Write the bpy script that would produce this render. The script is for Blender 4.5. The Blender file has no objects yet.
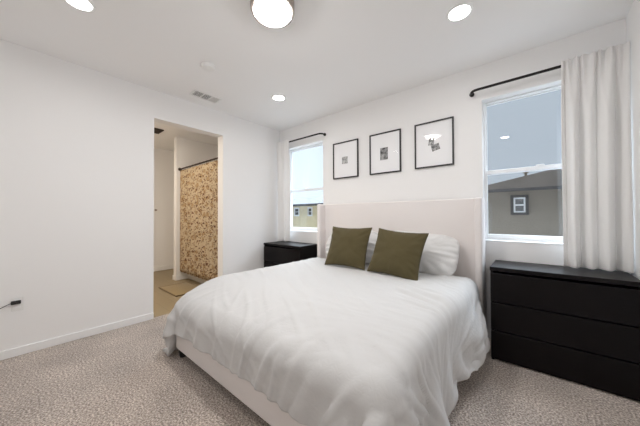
import bpy, bmesh, math, random
import numpy as np
from mathutils import Vector, Matrix, noise

S = bpy.context.scene
COL = S.collection
R = math.radians
PI = math.pi

# ------------------------------------------------------------------ camera
FPX, YAW, PITCH, ROLL, CAMH = 254.0, R(-40.11), R(0.69), R(-0.21), 1.213
cam_data = bpy.data.cameras.new('camera')
cam = bpy.data.objects.new('camera', cam_data)
COL.objects.link(cam)
fw = Vector((math.sin(YAW) * math.cos(PITCH), math.cos(YAW) * math.cos(PITCH), math.sin(PITCH)))
rt = fw.cross(Vector((0, 0, 1))).normalized()
up = rt.cross(fw)
rt2 = math.cos(ROLL) * rt + math.sin(ROLL) * up
up2 = -math.sin(ROLL) * rt + math.cos(ROLL) * up
mat = Matrix((rt2, up2, -fw)).transposed().to_4x4()
mat.translation = Vector((0, 0, CAMH))
cam.matrix_world = mat
cam_data.sensor_width = 36
cam_data.lens = FPX / 640 * 36
cam_data.clip_start = .02
S.camera = cam

# ------------------------------------------------------------------ sky, exposure
S.view_settings.view_transform = 'Standard'
S.view_settings.look = 'None'
S.view_settings.gamma = 1
S.view_settings.use_curve_mapping = False
S.view_settings.exposure = 1.0
S.cycles.max_bounces = 14
S.cycles.diffuse_bounces = 10
S.cycles.transparent_max_bounces = 16
S.cycles.use_denoising = True
S.cycles.sample_clamp_indirect = 6

SKY_LOW, SKY_HIGH = 0.31, 8.0
world = bpy.data.worlds.new('overcast_sky')
S.world = world
world.use_nodes = True
wt = world.node_tree
wt.nodes.clear()
wo = wt.nodes.new('ShaderNodeOutputWorld')
wb = wt.nodes.new('ShaderNodeBackground')
wtc = wt.nodes.new('ShaderNodeTexCoord')
wsx = wt.nodes.new('ShaderNodeSeparateXYZ')
wr = wt.nodes.new('ShaderNodeMapRange')
wt.links.new(wtc.outputs['Generated'], wsx.inputs[0])
wt.links.new(wsx.outputs[2], wr.inputs[0])
wr.inputs['From Min'].default_value = .36
wr.inputs['From Max'].default_value = .75
wr.inputs['To Min'].default_value = SKY_LOW
wr.inputs['To Max'].default_value = SKY_HIGH
wb.inputs[0].default_value = (.78, .90, 1.0, 1)
# brighter cloud towards the west (-x), where the sun stands behind it
ws = wt.nodes.new('ShaderNodeMapRange')
ws.inputs['From Min'].default_value = -.30; ws.inputs['From Max'].default_value = -.66
ws.inputs['To Min'].default_value = 1.0; ws.inputs['To Max'].default_value = 2.0
wm = wt.nodes.new('ShaderNodeMath'); wm.operation = 'MULTIPLY'
wt.links.new(wsx.outputs[0], ws.inputs[0])
wt.links.new(wr.outputs[0], wm.inputs[0]); wt.links.new(ws.outputs[0], wm.inputs[1])
# and the high cloud on the far side of the house (+y) is the bright part of the sky
wy = wt.nodes.new('ShaderNodeMapRange')
wy.inputs['From Min'].default_value = .1; wy.inputs['From Max'].default_value = .5
wy.inputs['To Min'].default_value = .12; wy.inputs['To Max'].default_value = 1.0
wm2 = wt.nodes.new('ShaderNodeMath'); wm2.operation = 'MULTIPLY'
wt.links.new(wsx.outputs[1], wy.inputs[0])
wt.links.new(wm.outputs[0], wm2.inputs[0]); wt.links.new(wy.outputs[0], wm2.inputs[1])
wt.links.new(wm2.outputs[0], wb.inputs[1])
wt.links.new(wb.outputs[0], wo.inputs[0])

LAMP_CAN = 1.7      # W, each recessed light
LAMP_DOME = 66.0     # emission strength of the flush drum
LAMP_BATH = 13.0

# ------------------------------------------------------------------ helpers
def tag(o, label=None, cat=None, group=None, kind=None):
    if label: o['label'] = label
    if cat: o['category'] = cat
    if group: o['group'] = group
    if kind: o['kind'] = kind
    return o

def empty(name, loc=(0, 0, 0), rz=0, **kw):
    o = bpy.data.objects.new(name, None)
    COL.objects.link(o)
    o.location = loc
    o.rotation_euler = (0, 0, rz)
    o.empty_display_size = .1
    return tag(o, **kw)

class MB:
    """collects shapes into one mesh"""
    def __init__(s): s.bm = bmesh.new()
    def box(s, x0, x1, y0, y1, z0, z1, bev=0, seg=2):
        b = bmesh.new()
        vs = [b.verts.new((x, y, z)) for x in (x0, x1) for y in (y0, y1) for z in (z0, z1)]
        for f in ((0, 1, 3, 2), (4, 6, 7, 5), (0, 4, 5, 1), (2, 3, 7, 6), (0, 2, 6, 4), (1, 5, 7, 3)):
            b.faces.new([vs[i] for i in f])
        if bev:
            bmesh.ops.bevel(b, geom=list(b.edges), offset=bev, segments=seg, profile=.5, affect='EDGES')
        s.merge(b)
        return s
    def merge(s, b, m=None):
        if m is not None: bmesh.ops.transform(b, matrix=m, verts=b.verts)
        me = bpy.data.meshes.new('tmp')
        b.to_mesh(me); b.free()
        s.bm.from_mesh(me)
        bpy.data.meshes.remove(me)
    def cyl(s, c, r, h, axis='z', r2=None, seg=32, cap=True):
        b = bmesh.new()
        bmesh.ops.create_cone(b, cap_ends=cap, cap_tris=False, segments=seg, radius1=r, radius2=r if r2 is None else r2, depth=h)
        m = Matrix.Identity(4)
        if axis == 'x': m = Matrix.Rotation(PI / 2, 4, 'Y')
        if axis == 'y': m = Matrix.Rotation(-PI / 2, 4, 'X')
        s.merge(b, Matrix.Translation(c) @ m)
        return s
    def ball(s, c, r, sc=(1, 1, 1), seg=20):
        b = bmesh.new()
        bmesh.ops.create_uvsphere(b, u_segments=seg, v_segments=seg // 2, radius=r)
        s.merge(b, Matrix.Translation(c) @ Matrix.Diagonal((*sc, 1)))
        return s
    def lathe(s, prof, c=(0, 0, 0), seg=48, m=None):
        b = bmesh.new()
        rings = []
        for r, z in prof:
            if r < 1e-5: rings.append([b.verts.new((0, 0, z))])
            else: rings.append([b.verts.new((r * math.cos(2 * PI * k / seg), r * math.sin(2 * PI * k / seg), z)) for k in range(seg)])
        for A, B in zip(rings, rings[1:]):
            for k in range(seg):
                k2 = (k + 1) % seg
                if len(A) == 1 and len(B) == 1: continue
                if len(A) == 1: b.faces.new((A[0], B[k2], B[k]))
                elif len(B) == 1: b.faces.new((A[k], A[k2], B[0]))
                else: b.faces.new((A[k], A[k2], B[k2], B[k]))
        bmesh.ops.recalc_face_normals(b, faces=b.faces)
        s.merge(b, Matrix.Translation(c) @ (m or Matrix.Identity(4)))
        return s
    def tube(s, pts, r, seg=12):
        pts = [Vector(q) for q in pts]
        b = bmesh.new()
        prev = None; n = None
        for i, q in enumerate(pts):
            t = (pts[min(i + 1, len(pts) - 1)] - pts[max(i - 1, 0)]).normalized()
            if n is None:
                n = t.orthogonal().normalized()
            n = (n - t * n.dot(t)).normalized()
            bi = t.cross(n)
            ring = [b.verts.new(q + r * (math.cos(2 * PI * k / seg) * n + math.sin(2 * PI * k / seg) * bi)) for k in range(seg)]
            if prev:
                for k in range(seg): b.faces.new((prev[k], prev[(k + 1) % seg], ring[(k + 1) % seg], ring[k]))
            else: b.faces.new(list(reversed(ring)))
            prev = ring
        b.faces.new(prev)
        bmesh.ops.recalc_face_normals(b, faces=b.faces)
        s.merge(b)
        return s
    def poly(s, pts):
        s.bm.faces.new([s.bm.verts.new(q) for q in pts])
        return s
    def solid(s, verts, faces):
        b = bmesh.new()
        vs = [b.verts.new(q) for q in verts]
        for f in faces: b.faces.new([vs[i] for i in f])
        bmesh.ops.recalc_face_normals(b, faces=b.faces)
        s.merge(b)
        return s
    def build(s, name, m, parent=None, smooth=False, **kw):
        me = bpy.data.meshes.new(name)
        s.bm.to_mesh(me); s.bm.free()
        o = bpy.data.objects.new(name, me)
        COL.objects.link(o)
        me.materials.append(m)
        if smooth:
            me.polygons.foreach_set('use_smooth', [True] * len(me.polygons))
        if parent is not None: o.parent = parent
        return tag(o, **kw)

def autosmooth(o, ang=35):
    me = o.data
    me.polygons.foreach_set('use_smooth', [True] * len(me.polygons))
    bm = bmesh.new(); bm.from_mesh(me)
    for e in bm.edges:
        e.smooth = not (len(e.link_faces) == 2 and e.calc_face_angle(0) > R(ang))
    bm.to_mesh(me); bm.free()
    return o

def copy_tree(o, parent=None):
    c = o.copy(); COL.objects.link(c)
    if parent is not None: c.parent = parent
    for ch in list(o.children): copy_tree(ch, c)
    return c

def srgb(r, g, b):
    f = lambda c: (c / 255 / 12.92) if c / 255 <= .04045 else ((c / 255 + .055) / 1.055) ** 2.4
    return (f(r), f(g), f(b), 1)

# ------------------------------------------------------------------ materials
def mat_new(name):
    m = bpy.data.materials.new(name); m.use_nodes = True
    nt = m.node_tree
    return m, nt, nt.nodes['Principled BSDF']

def plain(name, col, rough=.6, metal=0, spec=.5, bump=None, var=0, sheen=0):
    m, nt, p = mat_new(name)
    p.inputs['Base Color'].default_value = col
    p.inputs['Roughness'].default_value = rough
    p.inputs['Metallic'].default_value = metal
    p.inputs['Specular IOR Level'].default_value = spec
    if sheen: p.inputs['Sheen Weight'].default_value = sheen
    tc = nt.nodes.new('ShaderNodeTexCoord')
    if bump:
        sc, st, di = bump
        n = nt.nodes.new('ShaderNodeTexNoise'); n.inputs['Scale'].default_value = sc; n.inputs['Detail'].default_value = 4
        b = nt.nodes.new('ShaderNodeBump'); b.inputs['Strength'].default_value = st; b.inputs['Distance'].default_value = di
        nt.links.new(tc.outputs['Object'], n.inputs['Vector'])
        nt.links.new(n.outputs['Fac'], b.inputs['Height'])
        nt.links.new(b.outputs[0], p.inputs['Normal'])
    if var:
        n = nt.nodes.new('ShaderNodeTexNoise'); n.inputs['Scale'].default_value = 3 if var > 0 else 300
        v = abs(var)
        mx = nt.nodes.new('ShaderNodeMixRGB')
        mx.inputs[1].default_value = tuple(c * (1 - v) for c in col[:3]) + (1,)
        mx.inputs[2].default_value = tuple(min(1, c * (1 + v)) for c in col[:3]) + (1,)
        nt.links.new(tc.outputs['Object'], n.inputs['Vector'])
        nt.links.new(n.outputs['Fac'], mx.inputs[0])
        nt.links.new(mx.outputs[0], p.inputs['Base Color'])
    return m

def emit(name, col, st):
    m, nt, p = mat_new(name)
    p.inputs['Base Color'].default_value = col
    p.inputs['Emission Color'].default_value = col
    p.inputs['Emission Strength'].default_value = st
    return m

def glass_mat(name, tint=(1, 1, 1, 1), boost=1.0):
    m, nt, p = mat_new(name)
    nt.nodes.remove(p)
    out = nt.nodes['Material Output']
    tr = nt.nodes.new('ShaderNodeBsdfTransparent'); tr.inputs[0].default_value = tint
    gl = nt.nodes.new('ShaderNodeBsdfGlossy'); gl.inputs['Roughness'].default_value = .0
    gl.inputs[0].default_value = (1, 1, 1, 1)
    fr = nt.nodes.new('ShaderNodeFresnel'); fr.inputs['IOR'].default_value = 1.5
    ml = nt.nodes.new('ShaderNodeMath'); ml.operation = 'MULTIPLY'; ml.inputs[1].default_value = boost
    mx = nt.nodes.new('ShaderNodeMixShader')
    # same reflectance on both faces of the pane
    ge = nt.nodes.new('ShaderNodeNewGeometry')
    ir = nt.nodes.new('ShaderNodeMapRange'); ir.inputs['To Min'].default_value = 1.5; ir.inputs['To Max'].default_value = 1 / 1.5
    nt.links.new(ge.outputs['Backfacing'], ir.inputs[0]); nt.links.new(ir.outputs[0], fr.inputs['IOR'])
    nt.links.new(fr.outputs[0], ml.inputs[0])
    nt.links.new(ml.outputs[0], mx.inputs[0])
    nt.links.new(tr.outputs[0], mx.inputs[1]); nt.links.new(gl.outputs[0], mx.inputs[2])
    nt.links.new(mx.outputs[0], out.inputs['Surface'])
    return m

def fabric(name, col, scale=900, bump=.15, rough=.95, var=.06, big=None, sheen=.2):
    m, nt, p = mat_new(name)
    p.inputs['Roughness'].default_value = rough
    p.inputs['Specular IOR Level'].default_value = .15
    p.inputs['Sheen Weight'].default_value = sheen
    tc = nt.nodes.new('ShaderNodeTexCoord')
    w = nt.nodes.new('ShaderNodeTexNoise'); w.inputs['Scale'].default_value = scale; w.inputs['Detail'].default_value = 3
    mx = nt.nodes.new('ShaderNodeMixRGB')
    mx.inputs[1].default_value = tuple(c * (1 - var) for c in col[:3]) + (1,)
    mx.inputs[2].default_value = tuple(min(1, c * (1 + var)) for c in col[:3]) + (1,)
    nt.links.new(tc.outputs['Object'], w.inputs['Vector'])
    nt.links.new(w.outputs['Fac'], mx.inputs[0])
    nt.links.new(mx.outputs[0], p.inputs['Base Color'])
    b = nt.nodes.new('ShaderNodeBump'); b.inputs['Strength'].default_value = bump; b.inputs['Distance'].default_value = .002
    nt.links.new(w.outputs['Fac'], b.inputs['Height'])
    last = b
    if big:
        n = nt.nodes.new('ShaderNodeTexNoise'); n.inputs['Scale'].default_value = big[0]; n.inputs['Detail'].default_value = 5
        n.inputs['Distortion'].default_value = 1.2
        b2 = nt.nodes.new('ShaderNodeBump'); b2.inputs['Strength'].default_value = big[1]; b2.inputs['Distance'].default_value = .02
        nt.links.new(tc.outputs['Object'], n.inputs['Vector'])
        nt.links.new(n.outputs['Fac'], b2.inputs['Height'])
        nt.links.new(b.outputs[0], b2.inputs['Normal'])
        last = b2
    nt.links.new(last.outputs[0], p.inputs['Normal'])
    return m

M = {}
M['wall'] = plain('wall_paint', (.87, .865, .86, 1), .85, spec=.2, bump=(90, .06, .004))
M['ceiling'] = plain('ceiling_paint', (.91, .905, .90, 1), .9, spec=.15, bump=(70, .08, .004))
M['trim'] = plain('white_trim_paint', (.86, .86, .855, 1), .4)
M['vinyl'] = plain('white_vinyl', (.88, .89, .90, 1), .35)
M['plastic'] = plain('white_plastic', (.85, .85, .84, 1), .35)
M['black_plastic'] = plain('black_plastic', (.012, .012, .013, 1), .4)
M['black_metal'] = plain('black_metal', (.02, .018, .017, 1), .4, metal=.6)
M['frame'] = plain('black_frame_wood', (.012, .011, .011, 1), .4)
M['paper'] = plain('mat_board', (.88, .88, .89, 1), .8)
M['glass'] = glass_mat('window_glass', (.97, .98, 1, 1), 1.2)
M['pic_glass'] = glass_mat('picture_glass', boost=.12)
M['nickel'] = plain('brushed_nickel', (.46, .40, .36, 1), .35, metal=1, bump=(200, .1, .002))
M['lamp_glass'] = emit('lit_frosted_glass', (1, .985, .975, 1), LAMP_DOME)
LENS = 5.5
M['can_lens'] = emit('lit_can_lens', (1, .985, .975, 1), LENS)
M['dark_slot'] = plain('dark_duct', (.05, .05, .05, 1), .8)
M['duvet'] = fabric('white_duvet_cotton', (.59, .585, .58, 1), 700, .12, var=.02, big=(22, .12))
M['pillow'] = fabric('white_pillow_cotton', (.68, .675, .67, 1), 700, .12, var=.02, big=(14, .25))
M['olive'] = fabric('olive_cushion_fabric', srgb(84, 76, 52), 420, .3, var=.22, big=(9, .12), sheen=.1)
M['bed'] = fabric('pale_bed_upholstery', (.78, .74, .725, 1), 600, .25, var=.06)
M['curtain'] = fabric('white_curtain_linen', (.88, .875, .87, 1), 500, .25, var=.05)
def translucent(m, amt):
    nt = m.node_tree; p = nt.nodes['Principled BSDF']; out = nt.nodes['Material Output']
    t = nt.nodes.new('ShaderNodeBsdfTranslucent'); t.inputs[0].default_value = p.inputs['Base Color'].default_value
    t.inputs[0].default_value = (.95, .90, .85, 1)
    mx = nt.nodes.new('ShaderNodeMixShader'); mx.inputs[0].default_value = amt
    nt.links.new(p.outputs[0], mx.inputs[1]); nt.links.new(t.outputs[0], mx.inputs[2])
    nt.links.new(mx.outputs[0], out.inputs['Surface'])
translucent(M['curtain'], .17)
M['mattress'] = fabric('mattress_fabric', (.78, .77, .76, 1), 300, .2)

def wood_black():
    m, nt, p = mat_new('black_brown_wood')
    tc = nt.nodes.new('ShaderNodeTexCoord'); mp = nt.nodes.new('ShaderNodeMapping')
    mp.inputs['Scale'].default_value = (3, 60, 60)
    n = nt.nodes.new('ShaderNodeTexNoise'); n.inputs['Scale'].default_value = 3; n.inputs['Detail'].default_value = 6
    mx = nt.nodes.new('ShaderNodeMixRGB')
    mx.inputs[1].default_value = (.0045, .0035, .004, 1); mx.inputs[2].default_value = (.010, .008, .008, 1)
    nt.links.new(tc.outputs['Object'], mp.inputs[0]); nt.links.new(mp.outputs[0], n.inputs['Vector'])
    nt.links.new(n.outputs['Fac'], mx.inputs[0]); nt.links.new(mx.outputs[0], p.inputs['Base Color'])
    p.inputs['Roughness'].default_value = .38
    p.inputs['Specular IOR Level'].default_value = .12
    b = nt.nodes.new('ShaderNodeBump'); b.inputs['Strength'].default_value = .08; b.inputs['Distance'].default_value = .001
    nt.links.new(n.outputs['Fac'], b.inputs['Height']); nt.links.new(b.outputs[0], p.inputs['Normal'])
    return m
M['wood'] = wood_black()

def carpet():
    m, nt, p = mat_new('speckled_beige_carpet')
    tc = nt.nodes.new('ShaderNodeTexCoord')
    n = nt.nodes.new('ShaderNodeTexNoise'); n.inputs['Scale'].default_value = 88; n.inputs['Detail'].default_value = 3; n.inputs['Roughness'].default_value = .7
    r = nt.nodes.new('ShaderNodeValToRGB')
    r.color_ramp.elements[0].position = .33; r.color_ramp.elements[0].color = (.13, .105, .088, 1)
    r.color_ramp.elements[1].position = .66; r.color_ramp.elements[1].color = (.82, .74, .67, 1)
    e = r.color_ramp.elements.new(.5); e.color = (.43, .36, .31, 1)
    big = nt.nodes.new('ShaderNodeTexNoise'); big.inputs['Scale'].default_value = 2.2; big.inputs['Detail'].default_value = 4
    br = nt.nodes.new('ShaderNodeMapRange'); br.inputs['To Min'].default_value = .88; br.inputs['To Max'].default_value = 1.24
    br.inputs['From Min'].default_value = .3; br.inputs['From Max'].default_value = .7
    mu = nt.nodes.new('ShaderNodeMixRGB'); mu.blend_type = 'MULTIPLY'; mu.inputs[0].default_value = 1
    nt.links.new(tc.outputs['Object'], n.inputs['Vector']); nt.links.new(tc.outputs['Object'], big.inputs['Vector'])
    nt.links.new(n.outputs['Fac'], r.inputs[0]); nt.links.new(r.outputs[0], mu.inputs[1])
    nt.links.new(big.outputs['Fac'], br.inputs[0]); nt.links.new(br.outputs[0], mu.inputs[2])
    nt.links.new(mu.outputs[0], p.inputs['Base Color'])
    p.inputs['Roughness'].default_value = 1; p.inputs['Specular IOR Level'].default_value = .05
    p.inputs['Sheen Weight'].default_value = .25
    n2 = nt.nodes.new('ShaderNodeTexNoise'); n2.inputs['Scale'].default_value = 130; n2.inputs['Detail'].default_value = 3
    b = nt.nodes.new('ShaderNodeBump'); b.inputs['Strength'].default_value = .8; b.inputs['Distance'].default_value = .012
    nt.links.new(tc.outputs['Object'], n2.inputs['Vector'])
    nt.links.new(n2.outputs['Fac'], b.inputs['Height']); nt.links.new(b.outputs[0], p.inputs['Normal'])
    return m
M['carpet'] = carpet()

def floral():
    m, nt, p = mat_new('floral_shower_fabric')
    tc = nt.nodes.new('ShaderNodeTexCoord')
    warp = nt.nodes.new('ShaderNodeTexNoise'); warp.inputs['Scale'].default_value = 14
    add = nt.nodes.new('ShaderNodeMixRGB'); add.blend_type = 'ADD'; add.inputs[0].default_value = .08
    nt.links.new(tc.outputs['Object'], warp.inputs['Vector'])
    nt.links.new(tc.outputs['Object'], add.inputs[1]); nt.links.new(warp.outputs['Color'], add.inputs[2])
    base = srgb(190, 172, 144)
    last = None
    col = nt.nodes.new('ShaderNodeRGB'); col.outputs[0].default_value = base
    last = col.outputs[0]
    for sc, th, c in ((10, .34, srgb(166, 140, 106)), (22, .28, srgb(128, 98, 70)), (30, .25, srgb(92, 66, 50)), (16, .17, srgb(92, 54, 42)), (34, .16, srgb(214, 198, 168))):
        v = nt.nodes.new('ShaderNodeTexVoronoi'); v.inputs['Scale'].default_value = sc
        nt.links.new(add.outputs[0], v.inputs['Vector'])
        r = nt.nodes.new('ShaderNodeMapRange'); r.inputs['From Min'].default_value = th; r.inputs['From Max'].default_value = th + .06
        r.inputs['To Min'].default_value = 1; r.inputs['To Max'].default_value = 0
        nt.links.new(v.outputs['Distance'], r.inputs[0])
        mx = nt.nodes.new('ShaderNodeMixRGB'); mx.inputs[2].default_value = c
        nt.links.new(r.outputs[0], mx.inputs[0]); nt.links.new(last, mx.inputs[1])
        last = mx.outputs[0]
    nt.links.new(last, p.inputs['Base Color'])
    p.inputs['Roughness'].default_value = .8; p.inputs['Specular IOR Level'].default_value = .2
    return m
M['floral'] = floral()

def bath_floor():
    m, nt, p = mat_new('tan_vinyl_plank')
    tc = nt.nodes.new('ShaderNodeTexCoord')
    br = nt.nodes.new('ShaderNodeTexBrick')
    br.inputs['Color1'].default_value = srgb(152, 136, 106); br.inputs['Color2'].default_value = srgb(145, 129, 100)
    br.inputs['Mortar'].default_value = srgb(125, 109, 84)
    br.inputs['Scale'].default_value = 1; br.inputs['Brick Width'].default_value = 1.2; br.inputs['Row Height'].default_value = .18
    br.inputs['Mortar Size'].default_value = .002
    nt.links.new(tc.outputs['Object'], br.inputs['Vector'])
    nt.links.new(br.outputs['Color'], p.inputs['Base Color'])
    p.inputs['Roughness'].default_value = .45
    return m
M['bath_floor'] = bath_floor()
M['mat'] = fabric('tan_bath_mat_pile', srgb(150, 132, 98), 250, .6, var=.15)
M['mat_edge'] = fabric('brown_mat_binding', srgb(112, 92, 62), 250, .3)
M['tub'] = plain('white_tub_enamel', (.84, .83, .81, 1), .15)
M['bronze'] = plain('dark_bronze', (.05, .03, .02, 1), .4, metal=.7)
def stucco(name, col):
    return plain(name, col, .95, spec=.1, bump=(14, .5, .02), var=.10)
def shingles(name, a, b):
    m, nt, p = mat_new(name)
    tc = nt.nodes.new('ShaderNodeTexCoord')
    br = nt.nodes.new('ShaderNodeTexBrick')
    br.inputs['Color1'].default_value = a; br.inputs['Color2'].default_value = b
    br.inputs['Mortar'].default_value = tuple(c * .5 for c in a[:3]) + (1,)
    br.inputs['Scale'].default_value = 1; br.inputs['Brick Width'].default_value = .32; br.inputs['Row Height'].default_value = .16
    br.inputs['Mortar Size'].default_value = .012
    nt.links.new(tc.outputs['Object'], br.inputs['Vector'])
    nt.links.new(br.outputs['Color'], p.inputs['Base Color'])
    p.inputs['Roughness'].default_value = 1; p.inputs['Specular IOR Level'].default_value = 0
    return m

# ------------------------------------------------------------------ the room
XL, XR, YB, YF, H = -3.476, .560, 3.02, -.80, 2.74
WT = .145                      # left wall thickness
BT = .20                       # back wall thickness
D0, D1, DH = 1.042, 1.924, 2.40
BXF, BY0, BY1 = -6.45, .10, 3.02   # bathroom extents
WX = ((-3.36, -2.478), (-.392, .49))
WZ0, WZ1 = .962, 2.385

def struct(o): o['kind'] = 'structure'; return o

struct(MB().box(XL - .03, XR + .2, YF - .2, YB + .005, -.2, 0).build('floor', M['carpet']))
struct(MB().box(XL - WT, XR + .2, YF - .2, YB + BT, H, H + .2).build('ceiling', M['ceiling']))
w = MB()
w.box(XL - WT, XL, YF - .2, D0, -.2, H); w.box(XL - WT, XL, D1, YB + BT, -.2, H); w.box(XL - WT, XL, D0, D1, DH, H)
struct(w.build('wall_left', M['wall']))
w = MB()
xs = [XL, WX[0][0], WX[0][1], WX[1][0], WX[1][1], XR + .2]
for i in range(0, 5, 2): w.box(xs[i], xs[i + 1], YB, YB + BT, -.2, H)
for a, b in WX:
    w.box(a, b, YB, YB + BT, -.2, WZ0); w.box(a, b, YB, YB + BT, WZ1, H)
struct(w.build('wall_back', M['wall']))
struct(MB().box(XR, XR + .2, YF - .2, YB, -.2, H).build('wall_right', M['wall']))
struct(MB().box(XL, XR, YF - .2, YF, -.2, H).build('wall_front', M['wall']))

def baseboard(name, x0, x1, y0, y1, side):
    # stepped profile: flat board with a small eased top
    o = MB().box(x0, x1, y0, y1, 0, .074, .004, 2).build(name, M['trim'])
    struct(o)
T = .013
baseboard('baseboard_left', XL, XL + T, YF, D0, 0)
baseboard('baseboard_left_far', XL, XL + T, D1, YB, 0)
baseboard('baseboard_back', XL + T, XR - T, YB - T, YB, 0)
baseboard('baseboard_right', XR - T, XR, YF, YB, 0)

# bathroom shell
BW = -5.20                    # wing wall that ends the tub alcove
struct(MB().box(BXF - .1, XL - .03, BY0 - .1, BY1 + .1, -.2, -.003).build('floor_bathroom', M['bath_floor']))
struct(MB().box(BXF - .1, XL - WT, BY0 - .1, BY1 + .1, H, H + .2).build('ceiling_bathroom', M['ceiling']))
struct(MB().box(BXF - .1, BXF, BY0, BY1, -.2, H).build('wall_bathroom_far', M['wall']))
struct(MB().box(BXF, XL - WT, BY1, BY1 + .1, -.2, H).build('wall_bathroom_back', M['wall']))
struct(MB().box(BXF, XL - WT, BY0 - .1, BY0, -.2, H).build('wall_bathroom_front', M['wall']))
struct(MB().box(BW - .12, BW, 1.93, BY1, 0, H, .004).build('wall_bathroom_wing', M['wall']))
struct(MB().box(BXF, BXF + T, BY0, BY1, 0, .09, .004).build('baseboard_bathroom_far', M['trim']))
struct(MB().box(BW - .135, BW + .012, 1.917, 1.99, 0, .09, .004).build('baseboard_bathroom_wing', M['trim']))

# windows: vinyl frame, two sashes, glass
def window(n, a, b):
    y0 = YB + .095; y1 = YB + .185
    f = MB(); fr = .015
    f.box(a, a + fr, y0, y1, WZ0, WZ1, .003); f.box(b - fr, b, y0, y1, WZ0, WZ1, .003)
    f.box(a + fr, b - fr, y0, y1, WZ1 - fr, WZ1, .003); f.box(a + fr, b - fr, y0, y1, WZ0, WZ0 + fr, .003)
    root = f.build('window_%d' % n, M['vinyl']); struct(root)
    zm = 1.655
    def sash(name, z0, z1, ya, yb, sw, tw, bw):
        s = MB()
        i0, i1 = a + fr, b - fr
        s.box(i0, i0 + sw, ya, yb, z0, z1, .003); s.box(i1 - sw, i1, ya, yb, z0, z1, .003)
        s.box(i0 + sw, i1 - sw, ya, yb, z1 - tw, z1, .003); s.box(i0 + sw, i1 - sw, ya, yb, z0, z0 + bw, .003)
        o = s.build(name, M['vinyl'], root)
        gy = (ya + yb) / 2
        MB().box(i0 + sw - .004, i1 - sw + .004, gy - .002, gy + .002, z0 + bw - .004, z1 - tw + .004).build('glass_pane', M['glass'], o)
        return o
    sash('upper_sash', zm - .02, WZ1 - fr, y0 + .048, y0 + .075, .008, .008, .04)
    sash('lower_sash', WZ0 + fr, zm + .02, y0 + .012, y0 + .040, .012, .036, .044)
    lock = MB().box((a + b) / 2 - .03, (a + b) / 2 + .03, y0 + .0, y0 + .018, zm + .018, zm + .032, .004).build('sash_lock', M['vinyl'], root)
    MB().box(a, b, YB - .004, y0, WZ0 - .006, WZ0 + .004, .002).build('window_sill', M['trim'], root)
for i, (a, b) in enumerate(WX): window(i + 1, a, b)

# ------------------------------------------------------------------ outside
GZ = -3.0
struct(MB().box(-60, 40, 3.6, 70, GZ - .2, GZ).build('ground', plain('dry_ground', (.46, .45, .43, 1), .95, var=.2)))
def house_window(name, x0, x1, y, z0, z1, parent, trimm, dark, gl, grid=True):
    t = .075
    f = MB()
    f.box(x0, x1, y - .05, y + .02, z0, z0 + t); f.box(x0, x1, y - .05, y + .02, z1 - t, z1)
    f.box(x0, x0 + t, y - .05, y + .02, z0 + t, z1 - t); f.box(x1 - t, x1, y - .05, y + .02, z0 + t, z1 - t)
    o = f.build(name, dark, parent)
    g = MB(); s = .045; a, b, c, d = x0 + t, x1 - t, z0 + t, z1 - t; zm = (c + d) / 2
    for q in ((a, a + s, c, d), (b - s, b, c, d), (a + s, b - s, c, c + s), (a + s, b - s, d - s, d), (a + s, b - s, zm - s / 2, zm + s / 2)):
        g.box(q[0], q[1], y - .03, y + .02, q[2], q[3])
    g.build('sash', trimm, o)
    MB().box(a + s, b - s, y - .005, y + .01, c + s, d - s).build('pane', gl, o)
    return o

def hip(mb, x0, x1, y0, y1, z0, z1, rx0, rx1, ry):
    mb.solid([(x0, y0, z0), (x1, y0, z0), (x1, y1, z0), (x0, y1, z0), (rx0, ry, z1), (rx1, ry, z1)],
             [(0, 1, 5, 4), (1, 2, 5), (2, 3, 4, 5), (3, 0, 4), (3, 2, 1, 0)])

grey_st = stucco('grey_stucco', srgb(142, 133, 121))
dk_trim = plain('dark_grey_trim', srgb(46, 46, 48), .7)
pane_m = plain('dark_house_glass', (.03, .035, .04, 1), .08)
roof1 = shingles('grey_brown_shingles', srgb(58, 53, 49), srgb(68, 63, 58))
hA = empty('house', (0, 10, GZ), label='grey stucco house with dark shingle roof behind the larger window by the white curtain', cat='house')
hA_inv = Vector((0, 10, GZ))
def child_fix(o, root):
    o.matrix_parent_inverse = Matrix.Translation(-Vector(root.location)); return o
child_fix(MB().box(-1.6, 9, 10, 14, GZ, 2.06).build('wall', grey_st, hA), hA)
rm = MB(); hip(rm, -1.95, 9.4, 9.55, 14.45, 2.0, 2.82, .5, 6.9, 12.0)
child_fix(rm.build('roof', roof1, hA), hA)
child_fix(MB().box(-1.97, 9.42, 9.50, 9.56, 1.93, 2.02).build('fascia', dk_trim, hA), hA)
hw = house_window('window', -.56, -.12, 10, 1.225, 1.84, hA, M['trim'], dk_trim, pane_m); child_fix(hw, hA)
vp = MB().cyl((-.205, 11.5, 2.62), .04, .22, seg=16).cyl((-.205, 11.5, 2.74), .085, .07, r2=.06, seg=16)
child_fix(vp.build('vent_pipe', plain('rusty_vent', srgb(120, 105, 80), .7), hA), hA)

tan_st = stucco('tan_stucco', srgb(226, 210, 170))
roof2 = shingles('pale_grey_shingles', srgb(150, 152, 155), srgb(164, 165, 168))
hB = empty('house', (-16, 16, GZ), label='pale tan house with two white windows seen through the small window by the doorway', cat='house')
child_fix(MB().box(-26, -10, 16, 26, GZ, 2.15).build('wall', tan_st, hB), hB)
rm = MB(); hip(rm, -26.6, -9.4, 15.5, 26.6, 2.12, 3.3, -22, -14, 21)
child_fix(rm.build('roof', roof2, hB), hB)
child_fix(MB().box(-26.62, -9.38, 15.40, 15.5, 2.06, 2.24).build('fascia', dk_trim, hB), hB)
for x0, x1 in ((-16.5, -15.85), (-14.85, -14.3)):
    child_fix(house_window('window', x0, x1, 16, 1.2, 1.98, hB, M['trim'], M['trim'], pane_m), hB)

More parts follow.
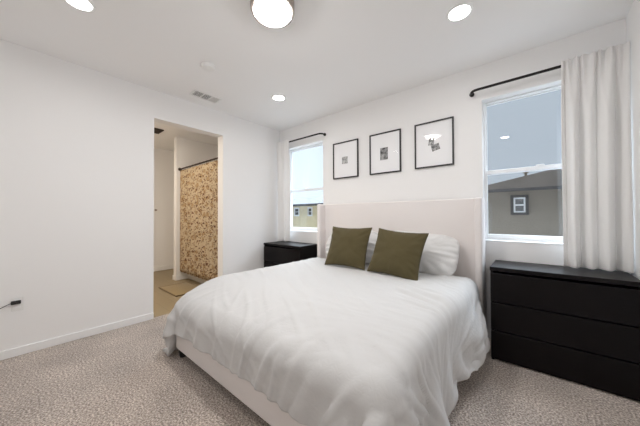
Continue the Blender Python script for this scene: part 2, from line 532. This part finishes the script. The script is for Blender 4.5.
# ------------------------------------------------------------------ ceiling things
def recessed(x, y, label):
    r = empty('recessed_light', (x, y, H), label=label, cat='ceiling light', group='round recessed ceiling lights')
    autosmooth(MB().lathe([(.074, .0), (.094, 0), (.094, -.004), (.090, -.008), (.078, -.008), (.072, -.004), (.072, 0)]).build('trim_ring', M['plastic'], r))
    autosmooth(MB().lathe([(0, -.0045), (.04, -.0045), (.0735, -.0035), (.0735, 0), (0, 0)]).build('lens', M['can_lens'], r), 60)
    ld = bpy.data.lights.new('bulb', 'AREA'); ld.shape = 'DISK'; ld.size = .13; ld.energy = LAMP_CAN; ld.color = (1, .985, .98)
    ld.spread = R(170)
    lo = bpy.data.objects.new('bulb', ld); COL.objects.link(lo); lo.parent = r; lo.location = (0, 0, -.012)
    return r
recessed(-2.50, 2.15, 'small-looking round recessed ceiling light above the corner by the small window')
recessed(-.413, 2.127, 'lit round recessed ceiling light above the right side of the bed')
recessed(-2.457, .266, 'round recessed ceiling light above the blank left wall, cut by the top edge')
recessed(-.413, .266, 'round recessed ceiling light out of frame directly above the camera')

dm = empty('flush_ceiling_light', (-1.40, 1.15, H), label='large round flush ceiling light with glowing glass and brushed nickel drum', cat='ceiling light')
autosmooth(MB().lathe([(0, 0), (.150, 0), (.153, -.006), (.153, -.078), (.148, -.086), (.132, -.086), (.132, -.06)]).build('drum', M['nickel'], dm))
autosmooth(MB().lathe([(.132, -.06), (.132, -.087), (.124, -.098), (.10, -.106), (.06, -.111), (0, -.113)]).build('diffuser', M['lamp_glass'], dm), 60)

sd = empty('smoke_detector', (-2.515, 1.229, H), label='small round white smoke detector on the ceiling near the vent', cat='smoke detector')
autosmooth(MB().lathe([(0, 0), (.068, 0), (.068, -.012), (.06, -.028), (.03, -.034), (0, -.034)]).build('housing', M['plastic'], sd))
autosmooth(MB().cyl((.03, 0, -.033), .006, .004).build('test_button', M['vinyl'], sd))

va, vb, vc, vd = -3.27, -3.085, 1.355, 1.70
vt = empty('ceiling_vent', ((va + vb) / 2, (vc + vd) / 2, H), label='white rectangular air vent with slatted sections on the ceiling above the doorway', cat='vent')
f = MB(); z0 = H - .010; m_ = .022
f.box(va, vb, vc, vc + m_, z0, H, .002); f.box(va, vb, vd - m_, vd, z0, H, .002)
f.box(va, va + m_, vc + m_, vd - m_, z0, H, .002); f.box(vb - m_, vb, vc + m_, vd - m_, z0, H, .002)
sec = [vc + m_, vc + .125, vc + .222, vd - m_]
for q in sec[1:3]: f.box(va + m_, vb - m_, q - .006, q + .006, z0, H, .001)
child_fix(f.build('frame', M['plastic'], vt), vt)
child_fix(MB().box(va + m_, vb - m_, vc + m_, vd - m_, H - .0015, H - .0005).build('duct', M['dark_slot'], vt), vt)
for k in range(3):
    s = MB()
    ys = np.linspace(sec[k] + .008, sec[k + 1] - .008, 9)
    ang = (R(24), R(24), R(-55))[k]
    for y in ys:
        b = bmesh.new(); bmesh.ops.create_cube(b, size=1)
        s.merge(b, Matrix.Translation(((va + vb) / 2, y, H - .006)) @ Matrix.Rotation(ang, 4, 'X') @ Matrix.Diagonal((vb - va - 2 * m_, .0085, .0012, 1)))
    child_fix(s.build('louvres', M['plastic'], vt), vt)

# ------------------------------------------------------------------ pictures
def print_mat(kind):
    m, nt, p = mat_new('photo_print_%d' % kind)
    tc = nt.nodes.new('ShaderNodeTexCoord')
    n = nt.nodes.new('ShaderNodeTexNoise'); n.inputs['Scale'].default_value = (28, 22, 40, 36)[kind]; n.inputs['Detail'].default_value = 4
    r = nt.nodes.new('ShaderNodeValToRGB')
    lo, hi = ((.20, .62), (.012, .42), (.05, .55), (.03, .5))[kind]
    r.color_ramp.elements[0].position = .36; r.color_ramp.elements[0].color = (lo, lo, lo, 1)
    r.color_ramp.elements[1].position = .66; r.color_ramp.elements[1].color = (hi, hi, hi, 1)
    nt.links.new(tc.outputs['Object'], n.inputs['Vector']); nt.links.new(n.outputs['Fac'], r.inputs[0])
    nt.links.new(r.outputs[0], p.inputs['Base Color']); p.inputs['Roughness'].default_value = .5
    return m

def picture(x0, x1, z0, z1, label, prints):
    cx, cz = (x0 + x1) / 2, (z0 + z1) / 2
    r = empty('picture_frame', (cx, YB, cz), label=label, cat='picture', group='three framed prints above the headboard')
    hw, hh = (x1 - x0) / 2, (z1 - z0) / 2; t = .015; dp = .022
    f = MB()
    f.box(-hw, hw, -dp, -.001, hh - t, hh, .0015); f.box(-hw, hw, -dp, -.001, -hh, -hh + t, .0015)
    f.box(-hw, -hw + t, -dp, -.001, -hh + t, hh - t, .0015); f.box(hw - t, hw, -dp, -.001, -hh + t, hh - t, .0015)
    f.build('frame', M['frame'], r)
    MB().box(-hw + t, hw - t, -.010, -.002, -hh + t, hh - t).build('mat_board', M['paper'], r)
    for (px, pz, w_, h_, k, rot) in prints:
        o = MB().box(-w_ / 2, w_ / 2, -.0006, .0006, -h_ / 2, h_ / 2).build('photo_print', print_mat(k), r)
        o.location = (px, -.0108 - .0006 * k, pz); o.rotation_euler = (0, rot, 0)
    MB().box(-hw + t, hw - t, -.0165, -.0150, -hh + t, hh - t).build('glass_pane', M['pic_glass'], r)
picture(-2.272, -1.842, 1.755, 2.280, 'leftmost black-framed print above the bed, nearest the small window', [(-.01, -.005, .095, .10, 0, 0)])
picture(-1.664, -1.236, 1.755, 2.281, 'middle black-framed print above the bed with one dark upright photo', [(-.01, -.01, .105, .155, 1, 0)])
picture(-1.067, -.650, 1.760, 2.280, 'rightmost black-framed print above the bed with two small overlapping photos',
        [(-.022, .03, .058, .085, 2, .15), (.022, -.04, .085, .07, 3, -.25)])

# ------------------------------------------------------------------ outlet with plug
ol = empty('wall_outlet', (XL, .002, .452), label='white wall outlet plate low on the left wall with a black plug in it', cat='outlet')
child_fix(MB().box(XL, XL + .005, -.033, .037, .394, .51, .003).build('cover_plate', M['plastic'], ol), ol)
f = MB()
for z in (.476, .428):
    f.box(XL + .004, XL + .0065, -.016, .020, z - .015, z + .015, .002)
child_fix(f.build('socket_face', M['vinyl'], ol), ol)
pg = empty('power_plug', (XL + .0065, 0, .470), label='black plug with a thin cord in the left wall outlet', cat='plug')
child_fix(MB().box(XL + .0068, XL + .032, -.038, .020, .455, .485, .005).build('plug_body', M['black_plastic'], pg), pg)
pts = []
for i in range(40):
    t = i / 39
    pts.append((XL + .02, -.036 - .42 * t, .468 - .02 * math.sin(min(1, t * 3) * PI / 2) - .30 * t ** 1.5))
child_fix(autosmooth(MB().tube(pts, .003).build('cord', M['black_plastic'], pg), 60), pg)

# ------------------------------------------------------------------ dressers
def dresser(label):
    W, D, HH = .82, .425, .78
    r = empty('dresser', (0, 0, 0), label=label, cat='dresser', group='black three-drawer dressers')
    x0, x1 = -W / 2, W / 2
    MB().box(x0 - .004, x1 + .004, -D - .006, 0, HH - .032, HH, .002).build('top_panel', M['wood'], r)
    for s in (-1, 1):
        a = x0 if s < 0 else x1 - .02
        MB().box(a, a + .02, -D + .004, 0, .0, HH - .032, .001).build('side_panel', M['wood'], r)
    MB().box(x0 + .02, x1 - .02, -.008, -.002, .03, HH - .032).build('back_panel', M['wood'], r)
    MB().box(x0 + .02, x1 - .02, -D + .02, -D + .036, .004, .06).build('plinth', M['wood'], r)
    zs = [(.024, .246), (.258, .480), (.492, .728)]
    for a, b in zs:
        f = MB()
        # front with an undercut grip along its top edge
        y0, y1 = -D - .004, -D + .014
        f.solid([(x0, y0, a), (x0, y1, a), (x0, y1, b), (x0, y0 + .003, b), (x0, y0, b - .004),
                 (x1, y0, a), (x1, y1, a), (x1, y1, b), (x1, y0 + .003, b), (x1, y0, b - .004)],
                [(0, 1, 2, 3, 4), (5, 9, 8, 7, 6), (0, 4, 9, 5), (4, 3, 8, 9), (3, 2, 7, 8), (2, 1, 6, 7), (1, 0, 5, 6)])
        d = f.build('drawer', M['wood'], r)
        MB().box(x0 + .03, x1 - .03, y1, -.03, a + .02, b - .04).build('drawer_box', M['wood'], d)
    return r
d1 = dresser('black three-drawer dresser in the right corner, under the large window and white curtain')
d1.location = (.122, YB - .014, 0)
d2 = copy_tree(d1)
d2['label'] = 'black three-drawer dresser in the far corner behind the bed, under the small window'
d2.location = (-2.96, YB - .014, 0)

# ------------------------------------------------------------------ bed
BX0, BX1, BF, HBY = -2.385, -.435, .885, 2.96
bed = empty('bed', (-1.41, 1.9, 0), label='king bed with pale upholstered frame and tall winged headboard', cat='bed')
def bp(mb, name, m='bed', parent=None, smooth=40, **kw):
    o = mb.build(name, M[m], parent or bed, **kw)
    if parent is None: child_fix(o, bed)
    return autosmooth(o, smooth)
bp(MB().box(BX0, BX1, BF, BF + .05, .075, .36, .012, 3), 'foot_panel')
for s in (0, 1):
    a = BX0 if s == 0 else BX1 - .05
    bp(MB().box(a, a + .05, BF + .05, 2.86, .075, .36, .012, 3), 'side_rail')
bp(MB().box(BX0 + .05, BX1 - .05, BF + .05, 2.86, .25, .30), 'slat_deck')
bp(MB().box(-2.36, -.40, 2.88, HBY, .075, 1.385, .018, 4), 'headboard')
for s in (0, 1):
    a = -2.39 if s == 0 else -.430
    bp(MB().box(a, a + .062, 2.76, HBY + .02, .05, 1.383, .020, 4), 'headboard_wing')
for (x, y) in ((BX0 + .04, BF + .045), (BX1 - .04, BF + .045), (BX0 + .07, 2.8), (BX1 - .07, 2.8)):
    f = MB().cyl((x, y, .038), .026, .076, r2=.036, seg=20)
    bp(f, 'leg', 'black_plastic')
mt = MB().box(BX0 + .035, BX1 - .035, BF + .04, 2.875, .3005, .545, .13, 6)
autosmooth(mt.build('mattress', M['mattress'], label='white mattress on the bed, covered by the duvet', cat='mattress'), 50)

# ---- duvet: small cloth solver, laid over the mattress and let fall
def solve_duvet():
    rng = np.random.default_rng(4)
    xl, xr, yf = BX0 - .012, BX1 + .012, BF - .012
    ztop = .612; rad = .075
    WL, WR_, FO, TOP = .41, .46, .17, 2.72
    Wd = WL + (xr - xl) + WR_; Ld = (TOP - yf) + FO
    h = .027
    nu, nv = int(Wd / h) + 1, int(Ld / h) + 1
    u = np.linspace(0, Wd, nu); v = np.linspace(0, Ld, nv)
    U, V = np.meshgrid(u, v, indexing='ij')
    hu, hv = u[1], v[1]
    P = np.zeros((nu, nv, 3))
    fr = U / Wd
    # the spread lies slightly askew
    P[..., 0] = xl - WL + U
    P[..., 1] = TOP - V * (1 + .015 * fr)
    P[..., 2] = ztop + .01
    nz = np.zeros((nu, nv))
    for i in range(nu):
        for j in range(nv):
            nz[i, j] = noise.noise(Vector((u[i] * 5.0 + v[j] * 3.5, v[j] * 2.2 - u[i] * 1.4, 3.1))) + .6 * noise.noise(Vector((u[i] * 9 - v[j] * 5, v[j] * 8, 9.7)))
    P[..., 2] += .02 * nz + .02
    Q = P.copy()
    # extra fullness varies over the cloth so that it creases
    full = 1.016 + .030 * np.clip(nz, -1, 1) + .018 * np.clip((V - (TOP - yf) + .45) / .5, 0, 1) + .02 * np.clip((fr - .72) / .2, 0, 1)
    cons = []
    def add(di, dj, rest, k, step):
        for par in range(2):
            if di and not (dj and not di):
                idx = np.arange(nu - di)
                idx = idx[(idx // step) % 2 == par]
                if dj >= 0: js, ks = slice(0, nv - dj), slice(dj, nv)
                else: js, ks = slice(-dj, nv), slice(0, nv + dj)
                A = (idx, js); B = (idx + di, ks)
            else:
                idx = np.arange(nv - dj)
                idx = idx[(idx // step) % 2 == par]
                A = (slice(None), idx); B = (slice(None), idx + dj)
            fl = .5 * (full[A] + full[B])
            cons.append((A, B, rest * fl, k))
    add(1, 0, hu, 1, 1); add(0, 1, hv, 1, 1)
    dg = math.hypot(hu, hv)
    add(1, 1, dg, .35, 1); add(1, -1, dg, .35, 1)
    add(3, 0, 3 * hu, .10, 3); add(0, 3, 3 * hv, .10, 3)
    lo = np.array([xl, yf, -1.0]) + rad; hi = np.array([xr, 4.0, ztop]) - rad
    def collide(P, Q):
        # rounded block of bed and mattress
        # the mattress edge sags towards the foot, more at the left corner
        sag = (.14 - .06 * np.clip((P[..., 0] - xl) / (xr - xl), 0, 1)) * np.clip(1 - (P[..., 1] - yf) / .50, 0, 1) ** 2
        hi2 = np.broadcast_to(hi, P.shape).copy(); hi2[..., 2] -= sag
        c = np.minimum(np.maximum(P, lo), hi2)
        d = P - c
        L = np.linalg.norm(d, axis=-1)
        m = (L < rad)
        inside = L < 1e-9
        dd = np.where(inside[..., None], np.array([0, 0, 1.0]), d / np.maximum(L, 1e-9)[..., None])
        tgt = c + dd * rad
        tgt[inside, 2] = (ztop - sag)[inside]
        newP = np.where(m[..., None], tgt, P)
        vel = newP - Q
        vn = (vel * dd).sum(-1, keepdims=True) * dd
        vt = vel - vn
        newQ = np.where(m[..., None], newP - vt * .25, Q)
        nb = (newP[..., 1] > 2.50) & (newP[..., 0] < -2.525)
        newP[..., 0] = np.where(nb, -2.525, newP[..., 0])
        f = newP[..., 2] < .016
        newP[..., 2] = np.maximum(newP[..., 2], .016)
        newQ = np.where(f[..., None], newP - (newP - newQ) * .2, newQ)
        return newP, newQ
    g = np.array([0, 0, -.0009])
    STEPS = 260
    for it in range(STEPS):
        vel = (P - Q) * (.985 if it < 200 else .9)
        sp = np.linalg.norm(vel, axis=-1, keepdims=True)
        vel *= np.minimum(1, .03 / np.maximum(sp, 1e-9))
        Q = P.copy(); P = P + vel + g
        for k_ in range(6):
            for A, B, rest, k in cons:
                d = P[B] - P[A]
                L = np.sqrt((d * d).sum(-1))
                cor = (k * .5 * (L - rest) / np.maximum(L, 1e-9))[..., None] * d
                P[A] += cor; P[B] -= cor
            P, Q = collide(P, Q)
    return P
DV = solve_duvet()
def upsample(P, k):
    nu, nv = P.shape[:2]
    def up(A, ax):
        n = A.shape[ax]
        t = np.linspace(0, n - 1, (n - 1) * k + 1)
        i = np.minimum(t.astype(int), n - 2); f = t - i
        sh = [1, 1, 1]; sh[ax] = -1; f = f.reshape(sh)
        g = lambda q: np.take(A, np.clip(q, 0, n - 1), axis=ax)
        p0, p1, p2, p3 = g(i - 1), g(i), g(i + 1), g(i + 2)
        return p1 + .5 * f * (p2 - p0 + f * (2 * p0 - 5 * p1 + 4 * p2 - p3 + f * (3 * (p1 - p2) + p3 - p0)))
    return up(up(P, 0), 1)
def crease(P):
    # creases pressed into the cloth, stronger over the drop at the foot and the right side
    P = upsample(P, 3)
    nu, nv = P.shape[:2]
    du = np.gradient(P, axis=0); dv_ = np.gradient(P, axis=1)
    N = np.cross(du, dv_); N /= np.maximum(np.linalg.norm(N, axis=-1, keepdims=True), 1e-9)
    if N[nu // 2, nv // 2, 2] < 0: N = -N
    st = .009
    dsp = np.zeros((nu, nv))
    Wd, Ld = nu * st, nv * st
    def ridge(v_): return max(0, 1 - abs(v_) * 2.6) ** 2
    for i in range(nu):
        for j in range(nv):
            a, b = i * st, j * st
            w1 = noise.noise(Vector((a * 1.4, b * 1.4, 5.5)))
            w2 = noise.noise(Vector((a * 3.1, b * 3.1, 15.5)))
            # folds fanning out from the pulled right-hand edge
            ra, rb = Wd + .10 - a, b - .58 * Ld
            r = math.hypot(ra, rb); ph = math.atan2(rb, ra)
            k1 = max(0, 1 - r / 1.6) ** 1.1 * min(1, r / .7) * min(1, max(.15, (Wd - a) / .30)) * min(1.3, max(.30, .68 + 1.5 * noise.noise(Vector((a * 2.1, b * 2.1, 44)))))
            f1 = noise.noise(Vector((ph * 7.0 + .8 * w1 + .25 * w2, r * 1.8, 2.2)))
            f1b = noise.noise(Vector((ph * 14 + .5 * w2, r * 2.0, 6.2)))
            # folds falling over the foot
            k2 = min(1, max(0, (b / Ld - .74) / .16)) * (.4 + .6 * min(1, abs(w1) * 2.5))
            f2 = noise.noise(Vector((a * 6.5 + .5 * w1 + b * 2.2, b * 1.5, 9.1)))
            # faint long pulls across the top
            x = a * .55 - b * .83 + .08 * w1; y = a * .83 + b * .55
            f3 = noise.noise(Vector((x * 8, y * 1.6, 21.0)))
            k3 = .5 + .5 * noise.noise(Vector((a * 1.9, b * 1.9, 33)))
            dsp[i, j] = (.038 * k1 * (ridge(f1) - .25) + .016 * k1 * min(1, r / .9) * (ridge(f1b) - .25)
                         + .022 * k2 * (ridge(f2) - .25) + .0105 * k3 * (ridge(f3) - .2))
    P = P + N * dsp[..., None]
    P[..., 2] = np.maximum(P[..., 2], .016)
    return P
def flare(P):
    # the right-hand drop kicks outwards near the pillows, as bunched by hand
    sm = lambda t: np.clip(t, 0, 1) ** 2 * (3 - 2 * np.clip(t, 0, 1))
    y = P[..., 1]
    wy = sm((y - 1.75) / .45) * (1 - .75 * sm((y - 2.4) / .2))
    drop = sm((.66 - P[..., 2]) / .40) * (P[..., 0] > -.75)
    P[..., 0] += .095 * wy * drop
    lift = sm((.50 - P[..., 2]) / .45) * (P[..., 0] > -.5) * sm((y - 1.55) / .3)
    P[..., 2] += .13 * lift
    # the left foot corner hangs in close to the bed
    x0 = BX0 - .10
    P[..., 0] = np.where(P[..., 0] < x0, x0 + (P[..., 0] - x0) * .5, P[..., 0])
    y0 = BF - .045
    near = np.clip((-1.7 - P[..., 0]) / .4, 0, 1)
    P[..., 1] = np.where(P[..., 1] < y0, y0 + (P[..., 1] - y0) * (1 - .6 * near), P[..., 1])
    return P
DV = crease(flare(DV))

def sheet(name, P, m, thick, sub=1, **kw):
    nu, nv = P.shape[:2]
    me = bpy.data.meshes.new(name)
    idx = np.arange(nu * nv).reshape(nu, nv)
    faces = np.stack([idx[:-1, :-1], idx[1:, :-1], idx[1:, 1:], idx[:-1, 1:]], -1).reshape(-1, 4)
    me.from_pydata(P.reshape(-1, 3).tolist(), [], faces.tolist())
    me.polygons.foreach_set('use_smooth', [True] * len(me.polygons))
    me.materials.append(m)
    o = bpy.data.objects.new(name, me); COL.objects.link(o)
    if thick:
        md = o.modifiers.new('thickness', 'SOLIDIFY'); md.thickness = abs(thick); md.offset = 1 if thick > 0 else -1
    if sub:
        ms = o.modifiers.new('smooth', 'SUBSURF'); ms.levels = sub; ms.render_levels = sub
    return tag(o, **kw)
dv = sheet('duvet', DV, M['duvet'], -.022, 0, label='rumpled white duvet spread over the bed, hanging to the carpet', cat='duvet')

# ---- pillows and cushions
def pillow_mesh(a, b, T, ears, n=33, seed=0, wr=.006, square=2.2, rnd_=0.0):
    """a, b half width and height, T half thickness; corners drawn out by ears"""
    rnd = Vector((seed * 7.3, seed * 3.1, 0))
    bm = bmesh.new()
    g = {}
    for side in (1, -1):
        for i in range(n):
            for j in range(n):
                u = -1 + 2 * i / (n - 1); v = -1 + 2 * j / (n - 1)
                u = math.sin(u * PI / 2) * .35 + u * .65; v = math.sin(v * PI / 2) * .35 + v * .65
                edge = i in (0, n - 1) or j in (0, n - 1)
                if edge and side < 0: g[side, i, j] = g[1, i, j]; continue
                x = a * u * (1 - ears * (1 - v * v)); y = b * v * (1 - ears * (1 - u * u))
                x *= 1 - rnd_ * v ** 4 * (.6 + .4 * u * u); y *= 1 - rnd_ * 1.8 * u ** 6
                t = T * max(0, (1 - abs(u) ** square) * (1 - abs(v) ** square)) ** .55
                q = Vector((x * 6, y * 6, side * 2.0)) + rnd
                w_ = noise.noise(q * 1.0) * .6 + noise.noise(q * 2.3) * .4
                t *= 1 + .18 * w_
                cr = wr * noise.noise(Vector((math.atan2(v, u) * 6, (u * u + v * v) * 1.2, side * 3.0)) + rnd) * (u * u + v * v)
                z = side * (t + cr * (0 if edge else 1))
                g[side, i, j] = bm.verts.new((x, y, z))
    for side in (1, -1):
        for i in range(n - 1):
            for j in range(n - 1):
                f = [g[side, i, j], g[side, i + 1, j], g[side, i + 1, j + 1], g[side, i, j + 1]]
                if side < 0: f.reverse()
                bm.faces.new(f)
    bm.normal_update()
    return bm

def put(name, bm, m, c, lean, yaw, roll, **kw):
    o = MB(); o.bm.free(); o.bm = bm
    ob = o.build(name, m, None, True, **kw)
    # local x = width, local y = up the face, local z = towards the viewer
    ob.matrix_world = Matrix.Translation(c) @ Matrix.Rotation(yaw, 4, 'Z') @ Matrix.Rotation(PI / 2 - lean, 4, 'X') @ Matrix.Rotation(roll, 4, 'Z')
    md = ob.modifiers.new('smooth', 'SUBSURF'); md.levels = 1; md.render_levels = 1
    return ob
put('pillow', pillow_mesh(.385, .218, .105, 0, seed=1, wr=.030, rnd_=.10), M['pillow'], Vector((-1.79, 2.735, .84)), R(24), 0, R(-1),
    label='white bed pillow behind the left olive cushion', cat='pillow', group='white bed pillows')
put('pillow', pillow_mesh(.415, .218, .105, 0, seed=2, wr=.030, rnd_=.10), M['pillow'], Vector((-.965, 2.735, .83)), R(24), 0, R(-4),
    label='white bed pillow sticking out right of the right olive cushion', cat='pillow', group='white bed pillows')
def cushion(c, lean, yaw, roll, seed, label):
    o = put('throw_cushion', pillow_mesh(.272, .246, .085, .092, seed=seed, wr=.010), M['olive'], Vector(c), lean, yaw, roll,
            label=label, cat='cushion', group='olive throw cushions')
    # piped seam around the rim
    return o
cushion((-1.635, 2.43, .862), R(22), R(2), R(0), 5, 'olive green square cushion on the left, leaning on white pillows')
cushion((-1.040, 2.40, .846), R(24), R(-2), R(-4), 6, 'olive green square cushion on the right, leaning on white pillows')

# ------------------------------------------------------------------ curtains and rods
def curtain(name, x0, x1, y, zt, zb, seed, folds, label, lean=0.0, amp=.028, spread=0.0):
    n, k = 160, 40
    P = np.zeros((n, k, 3))
    for i in range(n):
        s = i / (n - 1)
        for j in range(k):
            t = j / (k - 1)                      # 0 top, 1 bottom
            z = zt + (zb - zt) * t
            wv = s + .05 * noise.noise(Vector((s * 3, t * .8, seed)))
            ph = 2 * PI * folds * wv
            lowf = math.sin(ph) + .45 * math.sin(ph * .53 + seed + 1.1 * t)
            hi = math.sin(ph * 2.1 + seed * 2)
            g_ = min(1, t * 4)
            g_ = max(0, min(1, (zt - .07 - z) / .45))
            off = amp * lowf * g_ + .30 * amp * hi * (1 - g_) - .034 + .012 * g_
            head = 0.0
            if z > zt - .09:
                f_ = (z - (zt - .09)) / .09
                off += .006 * math.sin(ph * 2.6 + seed) * f_
            x = x0 + (x1 - x0) * s + spread * (s - .5) * t + lean * t + .006 * math.cos(ph)
            P[i, j] = (x, y + off, z + (.010 * noise.noise(Vector((s * 14, 0, seed))) if j == 0 else 0))
    o = sheet(name, P, M['curtain'], .004, 1, label=label, cat='curtain', group='white curtains')
    return o
curtain('curtain', .178, .548, 2.925, 2.492, .789, 2.0, 3.9, 'long white curtain panel on the right, hanging beside the large window', amp=.042)
curtain('curtain', -3.445, -3.12, 2.925, 2.492, .789, 7.0, 2.4, 'narrow white curtain panel in the far corner beside the small window', amp=.040)

def rod(x0, x1, end, label):
    # wrap-around rod: straight run in front of the wall, one end curving back to a round wall flange
    y, z = 2.925, 2.462
    r = empty('curtain_rod', ((x0 + x1) / 2, YB, z), label=label, cat='curtain rod', group='black curtain rods')
    pts = [(x0 if end > 0 else x1, y, z)]
    rad = .06
    xe = x1 if end > 0 else x0
    pts.append((xe - end * rad, y, z))
    for k in range(1, 9):
        a = k / 8 * PI / 2
        pts.append((xe - end * rad + end * rad * math.sin(a), y + rad * (1 - math.cos(a)), z))
    pts.append((xe, YB - .012, z))
    child_fix(autosmooth(MB().tube(pts, .012, 14).build('rod', M['black_metal'], r), 60), r)
    child_fix(autosmooth(MB().cyl((xe, YB - .007, z), .022, .014, 'y').ball((xe, YB - .016, z), .016).build('wall_flange', M['black_metal'], r), 40), r)
rod(-.478, .535, -1, 'black curtain rod above the large window by the right corner')
rod(-3.45, -2.438, 1, 'black curtain rod above the small window in the far corner')

# ------------------------------------------------------------------ bathroom things
tb = empty('bathtub', (-4.42, 2.55, 0), label='white bathtub behind the floral shower curtain', cat='bathtub')
f = MB(); tx0, tx1, ty0, ty1 = BW + .003, XL - WT - .003, 2.14, 3.015
f.box(tx0, tx1, ty0, ty0 + .05, 0, .44, .012, 3)
child_fix(autosmooth(f.build('apron', M['tub'], tb)), tb)
f = MB(); f.box(tx0, tx1, ty0 + .05, ty0 + .09, .38, .44, .01); f.box(tx0, tx1, ty1 - .06, ty1, 0, .44, .01)
f.box(tx0, tx0 + .08, ty0 + .09, ty1 - .06, 0, .44, .01); f.box(tx1 - .08, tx1, ty0 + .09, ty1 - .06, 0, .44, .01)
f.box(tx0 + .08, tx1 - .08, ty0 + .05, ty1 - .06, 0, .08, .01)
child_fix(autosmooth(f.build('basin', M['tub'], tb)), tb)
RY, RZ = 1.99, 2.12
rr = empty('shower_rod', (-4.4, RY, RZ), label='dark bronze shower rod seen through the doorway', cat='shower rod')
f = MB().cyl(((tx0 + tx1) / 2, RY, RZ), .0125, tx1 - tx0, 'x', seg=16)
child_fix(autosmooth(f.build('rod', M['bronze'], rr)), rr)
for x in (tx0 + .006, tx1 - .006):
    child_fix(autosmooth(MB().cyl((x, RY, RZ), .03, .012, 'x').build('flange', M['bronze'], rr)), rr)
n, k = 180, 24
P = np.zeros((n, k, 3))
for i in range(n):
    s = i / (n - 1)
    for j in range(k):
        t = j / (k - 1)
        P[i, j] = (tx0 + .02 + (tx1 - tx0 - .06) * s, RY + (.010 + .008 * t) * math.sin(2 * PI * 11 * s + .7 * math.sin(9 * s)), 2.093 - (2.093 - .17) * t)
sc_ = empty('shower_curtain', (-4.4, RY, 2.1), label='tan floral shower curtain hanging in the bathroom doorway view', cat='shower curtain')
cs = sheet('fabric', P, M['floral'], .003, 0); cs.parent = sc_; child_fix(cs, sc_)
for i in range(12):
    x = tx0 + .05 + (tx1 - tx0 - .12) * i / 11
    b = MB(); pts = [(x, RY + .018 * math.sin(a), RZ - .008 + .022 * math.cos(a)) for a in np.linspace(0, 2 * PI, 18)]
    b.tube(pts, .002, 6)
    child_fix(b.build('ring', M['bronze'], sc_), sc_)
mp_ = empty('bath_mat', (-4.5, 1.79, 0), label='tan bath mat on the bathroom floor beside the tub', cat='bath mat')
child_fix(autosmooth(MB().box(-4.89, -4.17, 1.555, 2.00, -.003, .012, .004).build('pile', M['mat'], mp_)), mp_)
f = MB(); f.box(-4.90, -4.158, 1.543, 1.556, -.003, .013, .003); f.box(-4.90, -4.158, 1.999, 2.01, -.003, .013, .003)
f.box(-4.172, -4.158, 1.556, 1.999, -.003, .013, .003); f.box(-4.90, -4.889, 1.556, 1.999, -.003, .013, .003)
child_fix(f.build('binding', M['mat_edge'], mp_), mp_)
ef = empty('exhaust_fan', (-5.10, 1.50, H), label='dark exhaust fan grille on the bathroom ceiling', cat='exhaust fan')
f = MB()
for a in np.linspace(-.11, .11, 9): f.box(-5.10 + a - .006, -5.10 + a + .006, 1.38, 1.62, H - .016, H - .004)
child_fix(f.build('grille', M['bronze'], ef), ef)
f = MB(); f.box(-5.24, -4.96, 1.36, 1.38, H - .018, H, .003); f.box(-5.24, -4.96, 1.62, 1.64, H - .018, H, .003)
f.box(-5.24, -5.22, 1.38, 1.62, H - .018, H, .003); f.box(-4.98, -4.96, 1.38, 1.62, H - .018, H, .003)
child_fix(f.build('frame', M['bronze'], ef), ef)
hk = empty('wall_hook', (BXF, 1.97, 1.35), label='small pale wall hook on the far bathroom wall', cat='hook')
child_fix(autosmooth(MB().cyl((BXF + .004, 1.97, 1.36), .022, .008, 'x').cyl((BXF + .03, 1.97, 1.36), .007, .05, 'x').ball((BXF + .058, 1.97, 1.362), .014).build('hook', M['nickel'], hk)), hk)

bl = empty('bathroom_light', (-4.35, .70, H), label='round ceiling light inside the bathroom, hidden by the wall', cat='ceiling light')
child_fix(autosmooth(MB().lathe([(0, 0), (.12, 0), (.12, -.02), (.1, -.03), (0, -.03)], (-4.35, .70, H)).build('fixture', M['plastic'], bl)), bl)
ld = bpy.data.lights.new('bulb', 'AREA'); ld.shape = 'DISK'; ld.size = .2; ld.energy = LAMP_BATH; ld.color = (1, .87, .72)
lo = bpy.data.objects.new('bulb', ld); COL.objects.link(lo); lo.location = (-4.35, .70, H - .035)
lo.parent = bl; child_fix(lo, bl)
